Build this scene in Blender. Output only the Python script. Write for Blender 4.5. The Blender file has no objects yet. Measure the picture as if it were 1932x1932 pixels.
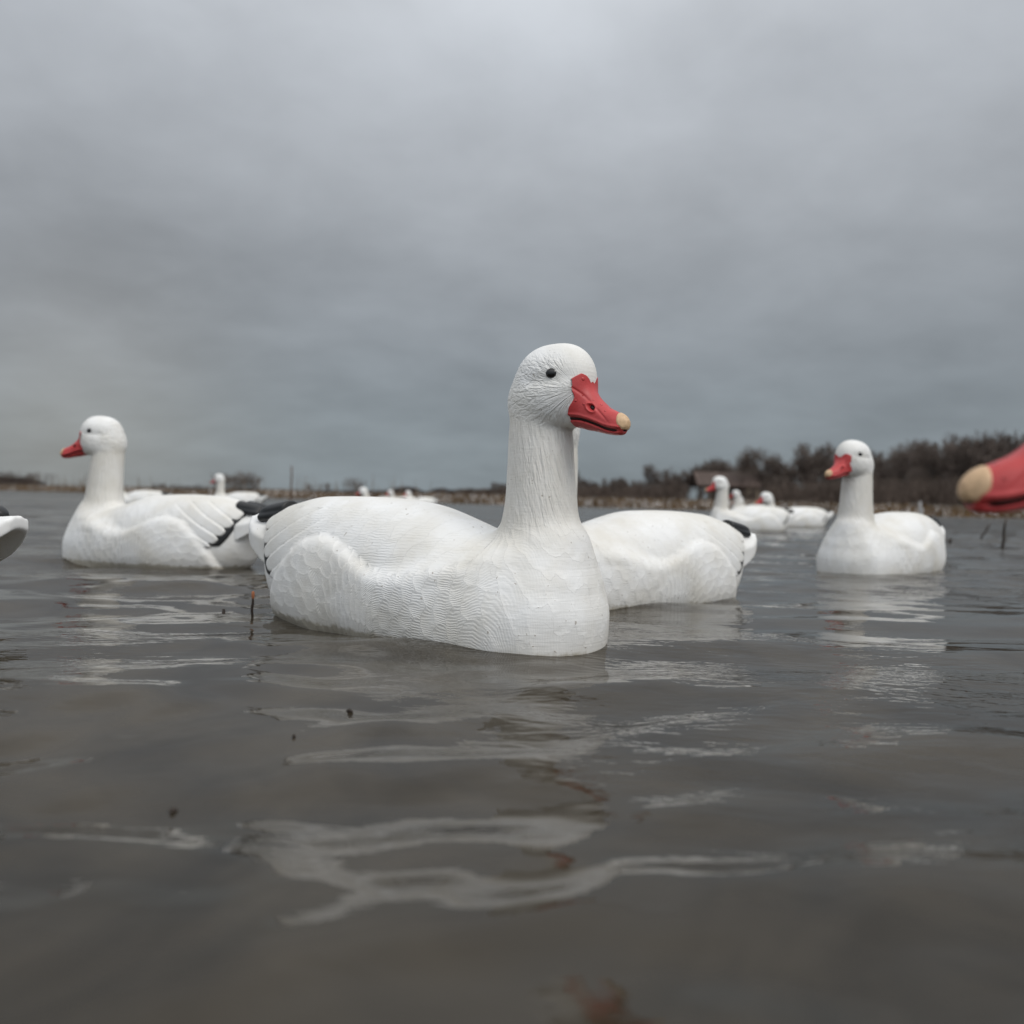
import bpy, math, random
import numpy as np
from mathutils import Vector, Matrix

# ------------------------------------------------------------------ camera, sky, sun, exposure
S = bpy.context.scene
COL = S.collection
R = math.radians
FPX = 1610.0                      # focal length for a 1932 px wide frame
CAM_H = 0.20
cam_d = bpy.data.cameras.new('camera')
cam = bpy.data.objects.new('camera', cam_d); COL.objects.link(cam)
cam_d.sensor_width = 36.0
cam_d.lens = 36.0 * FPX / 1932.0
cam_d.clip_start = 0.02
cam_d.clip_end = 3000
PITCH = -math.atan(25.5 / FPX)
ROLL = R(1.39)
cam.matrix_world = Matrix.Translation((0, 0, CAM_H)) @ Matrix.Rotation(R(90) + PITCH, 4, 'X') @ Matrix.Rotation(ROLL, 4, 'Z')
cam_d.dof.use_dof = True
cam_d.dof.focus_distance = 1.10
cam_d.dof.aperture_fstop = cam_d.lens / 1000 / 0.0072
S.camera = cam

world = bpy.data.worlds.new('World'); S.world = world
world.use_nodes = True
SUN_EL, SUN_AZ = R(46), R(128)    # azimuth clockwise from +Y: behind the camera, to the right


def nodes_of(nt):
    nt.nodes.clear()
    return nt.nodes, nt.links


def N(ns, typ, **kw):
    n = ns.new(typ)
    for k, v in kw.items():
        if k == 'inputs':
            for i, val in v.items():
                n.inputs[i].default_value = val
        else:
            setattr(n, k, v)
    return n


def math_node(ns, ls, op, a, b=None, c=None, clamp=False):
    n = ns.new('ShaderNodeMath'); n.operation = op; n.use_clamp = clamp
    for i, v in enumerate((a, b, c)):
        if v is None:
            continue
        if isinstance(v, (int, float)):
            n.inputs[i].default_value = v
        else:
            ls.new(v, n.inputs[i])
    return n.outputs[0]


def build_world():
    ns, ls = nodes_of(world.node_tree)
    M = lambda op, a, b=None, c=None, clamp=False: math_node(ns, ls, op, a, b, c, clamp)
    out = N(ns, 'ShaderNodeOutputWorld'); bg = N(ns, 'ShaderNodeBackground')
    bg.inputs['Strength'].default_value = 0.1
    sky = N(ns, 'ShaderNodeTexSky', sky_type='NISHITA')
    sky.sun_disc = False; sky.sun_elevation = SUN_EL; sky.sun_rotation = SUN_AZ
    sky.air_density = 1.0; sky.dust_density = 3.0
    tc = N(ns, 'ShaderNodeTexCoord')
    sep = N(ns, 'ShaderNodeSeparateXYZ'); ls.new(tc.outputs['Generated'], sep.inputs[0])
    x, y, z = sep.outputs
    zc = M('MAXIMUM', z, 0.0)
    # overcast deck: brightness grows with elevation and towards the sky behind the camera
    ramp = N(ns, 'ShaderNodeValToRGB'); ls.new(zc, ramp.inputs[0])
    cr = ramp.color_ramp; cr.interpolation = 'B_SPLINE'
    pts = [(0.0, (.225, .262, .282)), (.08, (.236, .272, .298)), (.17, (.275, .303, .330)), (.27, (.345, .370, .398)),
           (.37, (.425, .450, .482)), (.47, (.485, .515, .555)), (.60, (.72, .75, .79)), (.80, (.98, 1.0, 1.03)), (1.0, (1.05, 1.07, 1.1))]
    while len(cr.elements) < len(pts):
        cr.elements.new(0.5)
    for e, (p, c) in zip(cr.elements, pts):
        e.position = p; e.color = (*c, 1)
    # cloud layer projected on a plane overhead
    den = M('ADD', zc, 0.28)
    px = M('DIVIDE', x, den); py = M('DIVIDE', y, den)
    comb = N(ns, 'ShaderNodeCombineXYZ'); ls.new(px, comb.inputs[0]); ls.new(py, comb.inputs[1])
    n1 = N(ns, 'ShaderNodeTexNoise', inputs={'Scale': 1.1, 'Detail': 6.0, 'Roughness': 0.5, 'Distortion': 0.35})
    mp = N(ns, 'ShaderNodeMapping'); mp.inputs['Location'].default_value = (3.1, 1.7, 0.4); mp.inputs['Scale'].default_value = (1.0, 1.25, 1)
    ls.new(comb.outputs[0], mp.inputs[0]); ls.new(mp.outputs[0], n1.inputs['Vector'])
    n2 = N(ns, 'ShaderNodeTexNoise', inputs={'Scale': 4.2, 'Detail': 6.0, 'Roughness': 0.55, 'Distortion': 0.2})
    ls.new(comb.outputs[0], n2.inputs['Vector'])
    v = M('ADD', M('MULTIPLY', M('SUBTRACT', n1.outputs['Fac'], 0.5), 0.62), M('MULTIPLY', M('SUBTRACT', n2.outputs['Fac'], 0.5), 0.36))
    fac = M('ADD', v, 1.0)
    # broad lighter and darker cloud masses (direction, tightness, gain)
    def blob(d, k, g):
        d = Vector(d).normalized()
        dot = N(ns, 'ShaderNodeVectorMath', operation='DOT_PRODUCT'); ls.new(tc.outputs['Generated'], dot.inputs[0]); dot.inputs[1].default_value = d
        e = M('EXPONENT', M('MULTIPLY', M('SUBTRACT', dot.outputs['Value'], 1.0), k))
        return M('MULTIPLY', e, g)
    def dirpx(u, w):
        return ((u - 966) / FPX, 1.0, (940 - w) / FPX)
    for (u, w, k, g) in ((900, 190, 60, .13), (330, 620, 55, -.09), (120, 830, 60, .06), (1500, 330, 50, .05), (1650, 760, 60, -.05), (950, 560, 60, -.06), (150, 250, 40, -.04), (60, 500, 60, -.05), (760, 840, 80, .07)):
        fac = M('ADD', fac, blob(dirpx(u, w), k, g))
    back = M('MULTIPLY', M('MAXIMUM', M('MULTIPLY', y, -1.0), 0.0), 1.0)
    # the deck behind the camera is thinner and brighter
    lift = M('MULTIPLY', back, 1.08)
    fac = M('ADD', fac, lift)
    vm = N(ns, 'ShaderNodeVectorMath', operation='SCALE'); ls.new(ramp.outputs[0], vm.inputs[0]); ls.new(fac, vm.inputs['Scale'])
    # warm tint of the low left bank
    warm = blob(dirpx(120, 850), 70, 0.11)
    wm = N(ns, 'ShaderNodeCombineXYZ'); ls.new(M('MULTIPLY', warm, .55), wm.inputs[0]); ls.new(M('MULTIPLY', warm, .36), wm.inputs[1]); ls.new(M('MULTIPLY', warm, .14), wm.inputs[2])
    add = N(ns, 'ShaderNodeVectorMath', operation='ADD'); ls.new(vm.outputs[0], add.inputs[0]); ls.new(wm.outputs[0], add.inputs[1])
    sc = N(ns, 'ShaderNodeVectorMath', operation='SCALE'); ls.new(add.outputs[0], sc.inputs[0]); sc.inputs['Scale'].default_value = 10.0
    mix = N(ns, 'ShaderNodeMix', data_type='RGBA'); mix.inputs['Factor'].default_value = 0.96
    ls.new(sky.outputs[0], mix.inputs['A']); ls.new(sc.outputs[0], mix.inputs['B'])
    ls.new(mix.outputs['Result'], bg.inputs['Color']); ls.new(bg.outputs[0], out.inputs[0])


build_world()
sun_d = bpy.data.lights.new('sun', 'SUN'); sun_d.energy = 1.1; sun_d.angle = R(25); sun_d.color = (1, .96, .90)
sun = bpy.data.objects.new('sun', sun_d); COL.objects.link(sun)
sd = Vector((math.sin(SUN_AZ) * math.cos(SUN_EL), math.cos(SUN_AZ) * math.cos(SUN_EL), math.sin(SUN_EL)))
sun.rotation_euler = sd.to_track_quat('Z', 'Y').to_euler()
S.view_settings.view_transform = 'Standard'; S.view_settings.look = 'None'
S.view_settings.exposure = 0.0; S.view_settings.gamma = 1.0
S.render.engine = 'CYCLES'
S.cycles.use_denoising = True
S.cycles.max_bounces = 8
S.cycles.caustics_reflective = False; S.cycles.caustics_refractive = False

rng = np.random.default_rng(7)
random.seed(7)


# ------------------------------------------------------------------ helpers
def tag(o, label=None, cat=None, group=None, kind=None):
    if label: o['label'] = label
    if cat: o['category'] = cat
    if group: o['group'] = group
    if kind: o['kind'] = kind
    return o


def empty(name, loc=(0, 0, 0), rz=0):
    o = bpy.data.objects.new(name, None); COL.objects.link(o)
    o.location = loc; o.rotation_euler = (0, 0, rz); o.empty_display_size = .1
    return o


def mesh_np(name, V, F, mat=None, parent=None, smooth=True, link=True):
    """V (n,3); F (m,k) int array of quads or tris, or a list of such arrays."""
    me = bpy.data.meshes.new(name)
    Fs = F if isinstance(F, list) else [F]
    Fs = [f for f in Fs if len(f)]
    me.vertices.add(len(V)); me.vertices.foreach_set('co', np.asarray(V, np.float32).ravel())
    loops = np.concatenate([f.ravel() for f in Fs]).astype(np.int32)
    tot = np.concatenate([np.full(len(f), f.shape[1], np.int32) for f in Fs])
    st = np.concatenate([[0], np.cumsum(tot)[:-1]]).astype(np.int32)
    me.loops.add(len(loops)); me.loops.foreach_set('vertex_index', loops)
    me.polygons.add(len(tot)); me.polygons.foreach_set('loop_start', st); me.polygons.foreach_set('loop_total', tot)
    me.polygons.foreach_set('use_smooth', np.full(len(tot), smooth, bool))
    me.update(calc_edges=True)
    if mat: me.materials.append(mat)
    o = bpy.data.objects.new(name, me)
    if link: COL.objects.link(o)
    if parent: o.parent = parent
    return o


def copy_tree(o, parent=None):
    c = o.copy(); COL.objects.link(c)
    if parent: c.parent = parent
    for ch in list(o.children):
        copy_tree(ch, c)
    return c


def curve1(xs, ys):
    """smooth interpolation (cubic Hermite, monotone-limited) through control points"""
    xs = np.asarray(xs, float); ys = np.asarray(ys, float)
    o = np.argsort(xs); xs, ys = xs[o], ys[o]
    d = np.diff(ys) / np.diff(xs)
    m = np.zeros_like(ys); m[0], m[-1] = d[0], d[-1]
    for i in range(1, len(xs) - 1):
        m[i] = 0 if d[i - 1] * d[i] <= 0 else 2 * d[i - 1] * d[i] / (d[i - 1] + d[i])
    def f(x):
        x = np.clip(x, xs[0], xs[-1])
        i = np.clip(np.searchsorted(xs, x) - 1, 0, len(xs) - 2)
        h = xs[i + 1] - xs[i]; t = (x - xs[i]) / h
        return ((2 * t**3 - 3 * t**2 + 1) * ys[i] + (t**3 - 2 * t**2 + t) * h * m[i]
                + (-2 * t**3 + 3 * t**2) * ys[i + 1] + (t**3 - t**2) * h * m[i + 1])
    return f


def smin(a, b, k):
    h = np.clip(0.5 + 0.5 * (b - a) / k, 0, 1)
    return b * (1 - h) + a * h - k * h * (1 - h)


def smax(a, b, k):
    return -smin(-a, -b, k)


def sstep(a, b, x):
    t = np.clip((x - a) / (b - a), 0, 1)
    return t * t * (3 - 2 * t)


def surface_nets(F, org, h):
    ins = F < 0
    nx, ny, nz = F.shape
    cnt = np.zeros((nx - 1, ny - 1, nz - 1), np.int8)
    for a in (0, 1):
        for b in (0, 1):
            for c in (0, 1):
                cnt += ins[a:nx - 1 + a, b:ny - 1 + b, c:nz - 1 + c]
    act = (cnt > 0) & (cnt < 8)
    I, J, K = np.nonzero(act)
    idx = -np.ones(act.shape, np.int64); idx[I, J, K] = np.arange(len(I))
    P = np.zeros((len(I), 3)); W = np.zeros(len(I))
    cor = [(a, b, c) for a in (0, 1) for b in (0, 1) for c in (0, 1)]
    for p in cor:
        for ax in range(3):
            if p[ax]: continue
            q = list(p); q[ax] = 1
            f0 = F[I + p[0], J + p[1], K + p[2]].astype(float); f1 = F[I + q[0], J + q[1], K + q[2]].astype(float)
            m = (f0 < 0) != (f1 < 0)
            t = np.where(m, f0 / np.where(m, f0 - f1, 1), 0)
            pt = np.tile(np.array(p, float), (len(I), 1)); pt[:, ax] += t
            P += pt * m[:, None]; W += m
    P /= W[:, None]
    V = (P + np.stack([I, J, K], 1)) * h + np.array(org)
    quads = []
    for ax in range(3):
        a1, a2 = (ax + 1) % 3, (ax + 2) % 3
        sl0 = [slice(None)] * 3; sl1 = [slice(None)] * 3
        sl0[ax] = slice(0, -1); sl1[ax] = slice(1, None)
        ch = ins[tuple(sl0)] != ins[tuple(sl1)]
        sgn = ins[tuple(sl0)]
        E = np.array(np.nonzero(ch))
        ok = (E[a1] > 0) & (E[a2] > 0) & (E[a1] < F.shape[a1] - 1) & (E[a2] < F.shape[a2] - 1)
        E = E[:, ok]
        s = sgn[E[0], E[1], E[2]]
        def cell(d1, d2):
            e = E.copy(); e[a1] += d1; e[a2] += d2
            return idx[e[0], e[1], e[2]]
        q = np.stack([cell(-1, -1), cell(0, -1), cell(0, 0), cell(-1, 0)], 1)
        q[~s] = q[~s][:, ::-1]
        quads.append(q)
    Q = np.concatenate(quads)
    Q = Q[(Q >= 0).all(1)]
    return V, Q


def relax(V, Q, n=1, lam=.5):
    """a little Laplacian smoothing to clear the voxel terraces"""
    e = np.concatenate([Q[:, [0, 1]], Q[:, [1, 2]], Q[:, [2, 3]], Q[:, [3, 0]]])
    nv = len(V)
    deg = np.bincount(e.ravel(), minlength=nv).astype(float); deg[deg == 0] = 1
    for it in range(2 * n):
        A = np.zeros_like(V)
        for c in range(3):
            A[:, c] = np.bincount(e[:, 0], V[e[:, 1], c], nv) + np.bincount(e[:, 1], V[e[:, 0], c], nv)
        A /= deg[:, None]
        V = V + (lam if it % 2 == 0 else -lam * 1.05) * (A - V)
    return V


# ------------------------------------------------------------------ materials
def new_mat(name):
    m = bpy.data.materials.new(name); m.use_nodes = True
    ns, ls = nodes_of(m.node_tree)
    out = N(ns, 'ShaderNodeOutputMaterial'); b = N(ns, 'ShaderNodeBsdfPrincipled')
    ls.new(b.outputs[0], out.inputs[0])
    return m, ns, ls, b


def simple_mat(name, col, rough=.6, var=.15, scale=40, spec=.5, bump=0.0, bscale=200, coat=0):
    m, ns, ls, b = new_mat(name)
    tc = N(ns, 'ShaderNodeTexCoord')
    n = N(ns, 'ShaderNodeTexNoise', inputs={'Scale': scale, 'Detail': 4.0}); ls.new(tc.outputs['Object'], n.inputs['Vector'])
    r = N(ns, 'ShaderNodeValToRGB'); ls.new(n.outputs['Fac'], r.inputs[0])
    r.color_ramp.elements[0].position = .3; r.color_ramp.elements[1].position = .7
    r.color_ramp.elements[0].color = (*[c * (1 - var) for c in col], 1); r.color_ramp.elements[1].color = (*[min(1, c * (1 + var)) for c in col], 1)
    ls.new(r.outputs[0], b.inputs['Base Color'])
    b.inputs['Roughness'].default_value = rough; b.inputs['Specular IOR Level'].default_value = spec
    b.inputs['Coat Weight'].default_value = coat; b.inputs['Coat Roughness'].default_value = .15
    if bump:
        n2 = N(ns, 'ShaderNodeTexNoise', inputs={'Scale': bscale, 'Detail': 3.0}); ls.new(tc.outputs['Object'], n2.inputs['Vector'])
        bp = N(ns, 'ShaderNodeBump', inputs={'Distance': bump, 'Strength': 1.0}); ls.new(n2.outputs['Fac'], bp.inputs['Height'])
        ls.new(bp.outputs[0], b.inputs['Normal'])
    return m


def white_feather_mat():
    """moulded white plumage: carved barb rows on the body, furrows on the neck, fine waves on the head"""
    m, ns, ls, b = new_mat('white_moulded_plumage')
    M = lambda op, a, c=None, d=None, clamp=False: math_node(ns, ls, op, a, c, d, clamp)
    tc = N(ns, 'ShaderNodeTexCoord')
    fl = N(ns, 'ShaderNodeAttribute', attribute_name='flow'); rg = N(ns, 'ShaderNodeAttribute', attribute_name='region')
    sp = N(ns, 'ShaderNodeSeparateXYZ'); ls.new(fl.outputs['Vector'], sp.inputs[0]); s, t, u = sp.outputs
    rp = N(ns, 'ShaderNodeSeparateXYZ'); ls.new(rg.outputs['Vector'], rp.inputs[0]); wb, wn, wh = rp.outputs
    wob = N(ns, 'ShaderNodeTexNoise', inputs={'Scale': 22.0, 'Detail': 2.0}); ls.new(tc.outputs['Object'], wob.inputs['Vector'])
    wob2 = N(ns, 'ShaderNodeTexNoise', inputs={'Scale': 75.0, 'Detail': 2.0}); ls.new(tc.outputs['Object'], wob2.inputs['Vector'])
    w1 = M('SUBTRACT', wob.outputs['Fac'], .5); w2 = M('SUBTRACT', wob2.outputs['Fac'], .5)
    def sepattr(nm):
        at = N(ns, 'ShaderNodeAttribute', attribute_name=nm); q = N(ns, 'ShaderNodeSeparateXYZ'); ls.new(at.outputs['Vector'], q.inputs[0]); return q.outputs
    sw_, tw_, ww_ = sepattr('flow_wing'); sn_, tn_, _ = sepattr('flow_neck'); sh_, th_, uh_ = sepattr('flow_head')

    def rows(s, t, L, W, per, he, hr):
        s1 = M('ADD', s, M('ADD', M('MULTIPLY', w1, .016), M('MULTIPLY', w2, .008)))
        col = M('ADD', M('DIVIDE', t, W), M('MULTIPLY', w1, .6))
        scal = M('ABSOLUTE', M('SUBTRACT', M('FRACT', M('ADD', col, M('MULTIPLY', M('FLOOR', M('DIVIDE', s1, L)), .5))), .5))
        s2 = M('ADD', s1, M('MULTIPLY', M('MULTIPLY', scal, scal), .030))
        fr = M('FRACT', M('DIVIDE', s2, L))
        edge = M('POWER', fr, 2.2)                     # each row rises to its free edge, then steps down
        row = M('FLOOR', M('DIVIDE', s2, L))
        tw = M('ADD', M('ADD', t, M('MULTIPLY', M('SINE', M('MULTIPLY', row, 12.9)), per)), M('ADD', M('MULTIPLY', w2, .0050), M('MULTIPLY', M('MULTIPLY', fr, scal), .009)))
        rib = M('SINE', M('MULTIPLY', tw, 2 * math.pi / per))
        env = M('MULTIPLY', M('SUBTRACT', 1.0, M('POWER', M('ABSOLUTE', M('SUBTRACT', M('MULTIPLY', fr, 2), 1.0)), 4.0)), M('ADD', M('MULTIPLY', wob.outputs['Fac'], 2.6), -.45, clamp=True))
        return M('ADD', M('MULTIPLY', edge, he), M('MULTIPLY', M('MULTIPLY', rib, env), hr))
    hb = M('MULTIPLY', rows(s, t, .019, .040, .0034, .0019, M('MULTIPLY', u, .00019)), wb)
    hb = M('ADD', hb, M('MULTIPLY', rows(sw_, tw_, .028, .045, .0040, .0026, .00026), ww_))
    # neck furrows and head waves: noise stretched along the flow
    cn = N(ns, 'ShaderNodeCombineXYZ'); ls.new(M('MULTIPLY', sn_, 30), cn.inputs[0]); ls.new(M('MULTIPLY', tn_, 210), cn.inputs[1])
    nn = N(ns, 'ShaderNodeTexNoise', inputs={'Scale': 1.0, 'Detail': 3.0, 'Roughness': .6, 'Distortion': .5}); ls.new(cn.outputs[0], nn.inputs['Vector'])
    hn = M('MULTIPLY', M('MULTIPLY', nn.outputs['Fac'], .0034), wn)
    ch = N(ns, 'ShaderNodeCombineXYZ'); ls.new(M('MULTIPLY', sh_, 80), ch.inputs[0]); ls.new(M('MULTIPLY', th_, 215), ch.inputs[1]); ls.new(M('MULTIPLY', uh_, 30), ch.inputs[2])
    nh = N(ns, 'ShaderNodeTexNoise', inputs={'Scale': 1.0, 'Detail': 2.0, 'Roughness': .55, 'Distortion': .9}); ls.new(ch.outputs[0], nh.inputs['Vector'])
    hh = M('MULTIPLY', M('MULTIPLY', nh.outputs['Fac'], .0037), wh)
    # fine barbs on the wings
    fw = N(ns, 'ShaderNodeCombineXYZ'); ls.new(M('MULTIPLY', sw_, 60), fw.inputs[0]); ls.new(M('MULTIPLY', tw_, 380), fw.inputs[1])
    nw = N(ns, 'ShaderNodeTexNoise', inputs={'Scale': 1.0, 'Detail': 2.0}); ls.new(fw.outputs[0], nw.inputs['Vector'])
    hw = M('MULTIPLY', nw.outputs['Fac'], .0004)
    H = M('ADD', M('ADD', hb, hn), M('ADD', hh, hw))
    bp = N(ns, 'ShaderNodeBump', inputs={'Distance': 1.0, 'Strength': 1.0}); ls.new(H, bp.inputs['Height'])
    ls.new(bp.outputs[0], b.inputs['Normal'])
    # paint: off-white with faint staining and flecks of mud
    st = N(ns, 'ShaderNodeTexNoise', inputs={'Scale': 9.0, 'Detail': 5.0, 'Roughness': .6}); ls.new(tc.outputs['Object'], st.inputs['Vector'])
    r = N(ns, 'ShaderNodeValToRGB'); ls.new(st.outputs['Fac'], r.inputs[0])
    r.color_ramp.elements[0].position = .35; r.color_ramp.elements[1].position = .6
    r.color_ramp.elements[0].color = (.71, .69, .64, 1); r.color_ramp.elements[1].color = (.82, .82, .81, 1)
    dn = N(ns, 'ShaderNodeTexNoise', inputs={'Scale': 150.0, 'Detail': 2.0, 'Roughness': .5}); ls.new(tc.outputs['Object'], dn.inputs['Vector'])
    fk = M('MULTIPLY', M('GREATER_THAN', dn.outputs['Fac'], .716), M('GREATER_THAN', st.outputs['Fac'], .50))
    mx = N(ns, 'ShaderNodeMix', data_type='RGBA'); ls.new(M('MULTIPLY', fk, .6), mx.inputs['Factor'])
    ls.new(r.outputs[0], mx.inputs['A']); mx.inputs['B'].default_value = (.25, .20, .15, 1)
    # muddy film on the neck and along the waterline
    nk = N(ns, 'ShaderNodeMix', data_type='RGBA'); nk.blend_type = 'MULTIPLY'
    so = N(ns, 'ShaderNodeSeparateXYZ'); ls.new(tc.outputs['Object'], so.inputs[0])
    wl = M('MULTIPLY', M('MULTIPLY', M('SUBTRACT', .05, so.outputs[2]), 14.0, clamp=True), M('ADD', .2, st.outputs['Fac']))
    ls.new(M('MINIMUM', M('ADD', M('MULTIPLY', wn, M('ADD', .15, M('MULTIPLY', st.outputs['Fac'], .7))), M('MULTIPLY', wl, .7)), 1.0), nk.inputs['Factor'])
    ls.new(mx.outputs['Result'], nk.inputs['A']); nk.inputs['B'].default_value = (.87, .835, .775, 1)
    wet_reflection_band = M('MULTIPLY', M('ADD', M('SUBTRACT', .0075, so.outputs[2]), M('MULTIPLY', w2, .016)), 160.0, clamp=True)  # waterline band: wet gloss, plus a dark reflection line put into the colour
    wt_ = N(ns, 'ShaderNodeMix', data_type='RGBA'); wt_.blend_type = 'MULTIPLY'; ls.new(M('MULTIPLY', wet_reflection_band, .8), wt_.inputs['Factor'])
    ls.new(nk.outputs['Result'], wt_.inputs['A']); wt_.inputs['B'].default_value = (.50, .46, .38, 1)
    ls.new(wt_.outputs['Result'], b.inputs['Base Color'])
    ls.new(M('SUBTRACT', .55, M('MULTIPLY', wet_reflection_band, .4)), b.inputs['Roughness']); b.inputs['Specular IOR Level'].default_value = .35
    return m


def bill_mat():
    m = simple_mat('red_bill_paint', (.50, .055, .056), .45, .12, 55, .4)
    nt = m.node_tree; ns, ls = nt.nodes, nt.links
    b = [n for n in ns if n.type == 'BSDF_PRINCIPLED'][0]
    M = lambda op, a, c=None, d=None, clamp=False: math_node(ns, ls, op, a, c, d, clamp)
    tc = N(ns, 'ShaderNodeTexCoord')
    vo = N(ns, 'ShaderNodeTexVoronoi', inputs={'Scale': 115.0}); ls.new(tc.outputs['Object'], vo.inputs['Vector'])
    sp = N(ns, 'ShaderNodeSeparateColor'); ls.new(vo.outputs['Color'], sp.inputs[0])
    rad = M('ADD', M('MULTIPLY', sp.outputs[0], .22), .10)
    q = M('SUBTRACT', 1.0, M('POWER', M('DIVIDE', vo.outputs['Distance'], rad), 2.0), clamp=True)
    bead = M('MULTIPLY', M('POWER', q, .5), M('GREATER_THAN', sp.outputs[1], .40))
    n2 = N(ns, 'ShaderNodeTexNoise', inputs={'Scale': 420.0, 'Detail': 3.0}); ls.new(tc.outputs['Object'], n2.inputs['Vector'])
    h = M('ADD', M('MULTIPLY', bead, .0015), M('MULTIPLY', n2.outputs['Fac'], .00022))
    bp = N(ns, 'ShaderNodeBump', inputs={'Distance': 1.0, 'Strength': 1.0}); ls.new(h, bp.inputs['Height']); ls.new(bp.outputs[0], b.inputs['Normal'])
    ls.new(M('SUBTRACT', .45, M('MULTIPLY', M('GREATER_THAN', bead, .02), .38)), b.inputs['Roughness'])
    return m


MAT = dict(
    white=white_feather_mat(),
    black=simple_mat('black_wing_paint', (.010, .011, .012), .45, .2, 60),
    red=bill_mat(),
    nail=simple_mat('tan_nail_paint', (.62, .42, .25), .5, .12, 260, .4, .0002, 500),
    dark=simple_mat('dark_mouth_paint', (.012, .006, .006), .5, .2, 60),
    eye=simple_mat('glossy_black_eye', (.006, .005, .005), .12, .1, 60, .6),
)


# ------------------------------------------------------------------ the goose decoy
def goose_fields(h=.0021, low=0.0):
    """signed fields of one decoy on a half grid (y>=0). x forward, z up, waterline at z=0."""
    x = np.arange(-.605, .145 + .62 * low, h); y = np.arange(0, .150, h); z = np.arange(-.055, .425, h)
    X = x[:, None, None].astype(np.float32); Y = y[None, :, None].astype(np.float32); Z = z[None, None, :].astype(np.float32)

    def norm(q):
        gx, gy, gz = np.gradient(q.astype(np.float32), h)
        g = np.sqrt(gx * gx + gy * gy + gz * gz)
        return q / np.clip(g, 4, 130)

    # trunk, lofted along x : (x, half width, top, bottom)
    B = np.array([(-.545, .004, .135, .112), (-.538, .006, .135, .110), (-.530, .028, .145, .090), (-.517, .044, .154, .055), (-.500, .060, .158, .015), (-.465, .076, .167, -.02), (-.40, .094, .179, -.04),
                  (-.31, .106, .182, -.05), (-.22, .112, .178, -.052), (-.13, .111, .165, -.052), (-.05, .101, .145, -.052), (.03, .080, .112, -.05), (.08, .055, .095, -.04), (.108, .02, .08, -.01)])
    w = curve1(B[:, 0], B[:, 1])(x)[:, None, None]; top = curve1(B[:, 0], B[:, 2])(x)[:, None, None]; bot = curve1(B[:, 0], B[:, 3])(x)[:, None, None]
    zc = bot + (top - bot) * .42
    hz = np.where(Z > zc, top - zc, zc - bot)
    q = (np.abs(Y / w)**2.25 + np.abs((Z - zc) / hz)**2.25)**(1 / 2.25) - 1
    out = (X < -.552) | (X > .112)
    trunk = norm(q)
    trunk = smax(np.maximum(trunk, -.543 - X), X - .055, .03)

    # breast and neck, lofted along z : (z, front, back, half width)
    K = np.array([(-.06, .05, -.06, .05), (-.03, .075, -.08, .075), (0, .090, -.10, .089), (.04, .093, -.11, .093), (.08, .083, -.11, .084), (.11, .0725, -.084, .0715),
                  (.14, .0665, -.056, .0570), (.17, .0605, -.045, .0515), (.20, .0565, -.042, .0475), (.24, .051, -.042, .0447), (.28, .0465, -.043, .0422), (.32, .036, -.040, .038), (.36, .02, -.025, .03), (.38, .01, -.01, .01)])
    Kz = K[:, 0].copy()
    if low:
        Kz = np.where(Kz > .14, .14 + (Kz - .14) * (1 - low / .18), Kz)
    fr = curve1(Kz, K[:, 1])(z)[None, None, :]; bk = curve1(Kz, K[:, 2])(z)[None, None, :]; ry = curve1(Kz, K[:, 3])(z)[None, None, :]
    cx = (fr + bk) / 2 + (.62 * low) * sstep(.10, .26, Z); rx = (fr - bk) / 2
    neck = norm(np.sqrt(((X - cx) / rx)**2 + (Y / ry)**2) - 1)
    neck = np.maximum(neck, Z - (Kz[-3] + .006))
    base = smin(trunk, neck, .030)
    base = smax(base, -.045 - Z, .02)

    # head
    Zl = Z + low; X0 = X
    X = X - .62 * low

    def ell(c, r):
        qq = np.sqrt(((X - c[0]) / r[0])**2 + ((Y - c[1]) / r[1])**2 + ((Zl - c[2]) / r[2])**2)
        return (qq - 1) * min(r) * np.clip(qq, .3, 3)**0
    head = ell((.018, 0, .3545), (.056, .0425, .0495))
    head = smin(head, ell((.043, 0, .356), (.0335, .0335, .0415)), .016)
    head = smin(head, ell((.022, .013, .327), (.050, .033, .036)), .014)
    head = smin(head, ell((-.004, 0, .325), (.044, .036, .040)), .016)
    # eye line: a soft hollow running from the bill past the eye
    d = np.sqrt(((Zl - .353 - (X - .04) * .1) / .0075)**2 + ((Y - .047) / .012)**2)
    head = head + .0036 * np.exp(-d * d) * sstep(-.015, .02, X) * 1.0
    full = smin(base, head, .007)

    # bill border
    bill = bill_field(X, Y, Zl)
    wht = smin(full, bill, .006)
    g = bill_border(X, Y, Zl)
    zmh = curve1([.055, .07, .085, .105, .12, .135, .15], [.3035, .3030, .3005, .2950, .2905, .2885, .2885])(X)
    wht = np.maximum(wht, g - .004 + .0042 * np.exp(-((Zl - zmh) / .0032)**2))
    wht = np.where(Zl > .275, wht, full)
    X = X0

    # layer 2: folded wings with lobed feather ends
    xe = curve1([.0, .05, .075, .10, .125, .15, .17, .19, .21], [-.41, -.445, -.467, -.487, -.505, -.518, -.524, -.522, -.52])(z)[None, None, :]
    c = Z - .55 * (X + .46)
    ph = c / .030 + .15
    frc = ph - np.floor(ph)
    lobe = np.abs(2 * frc - 1)
    rear = sstep(-.27, -.41, X)
    sidew = sstep(.030, .055, Y)
    thick = .0085 * sstep(-.08, -.20, X) + .0024 * (frc - .5) * rear * sidew * (Z < .168) - .0016 * np.exp(-((1 - lobe) / .10)**2) * 0
    thick = thick - .0017 * np.exp(-((np.minimum(frc, 1 - frc)) / .055)**2) * rear * sidew
    # large covert edges in front of the lobes
    ph2 = (X + .5 * Z) / .040
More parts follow.
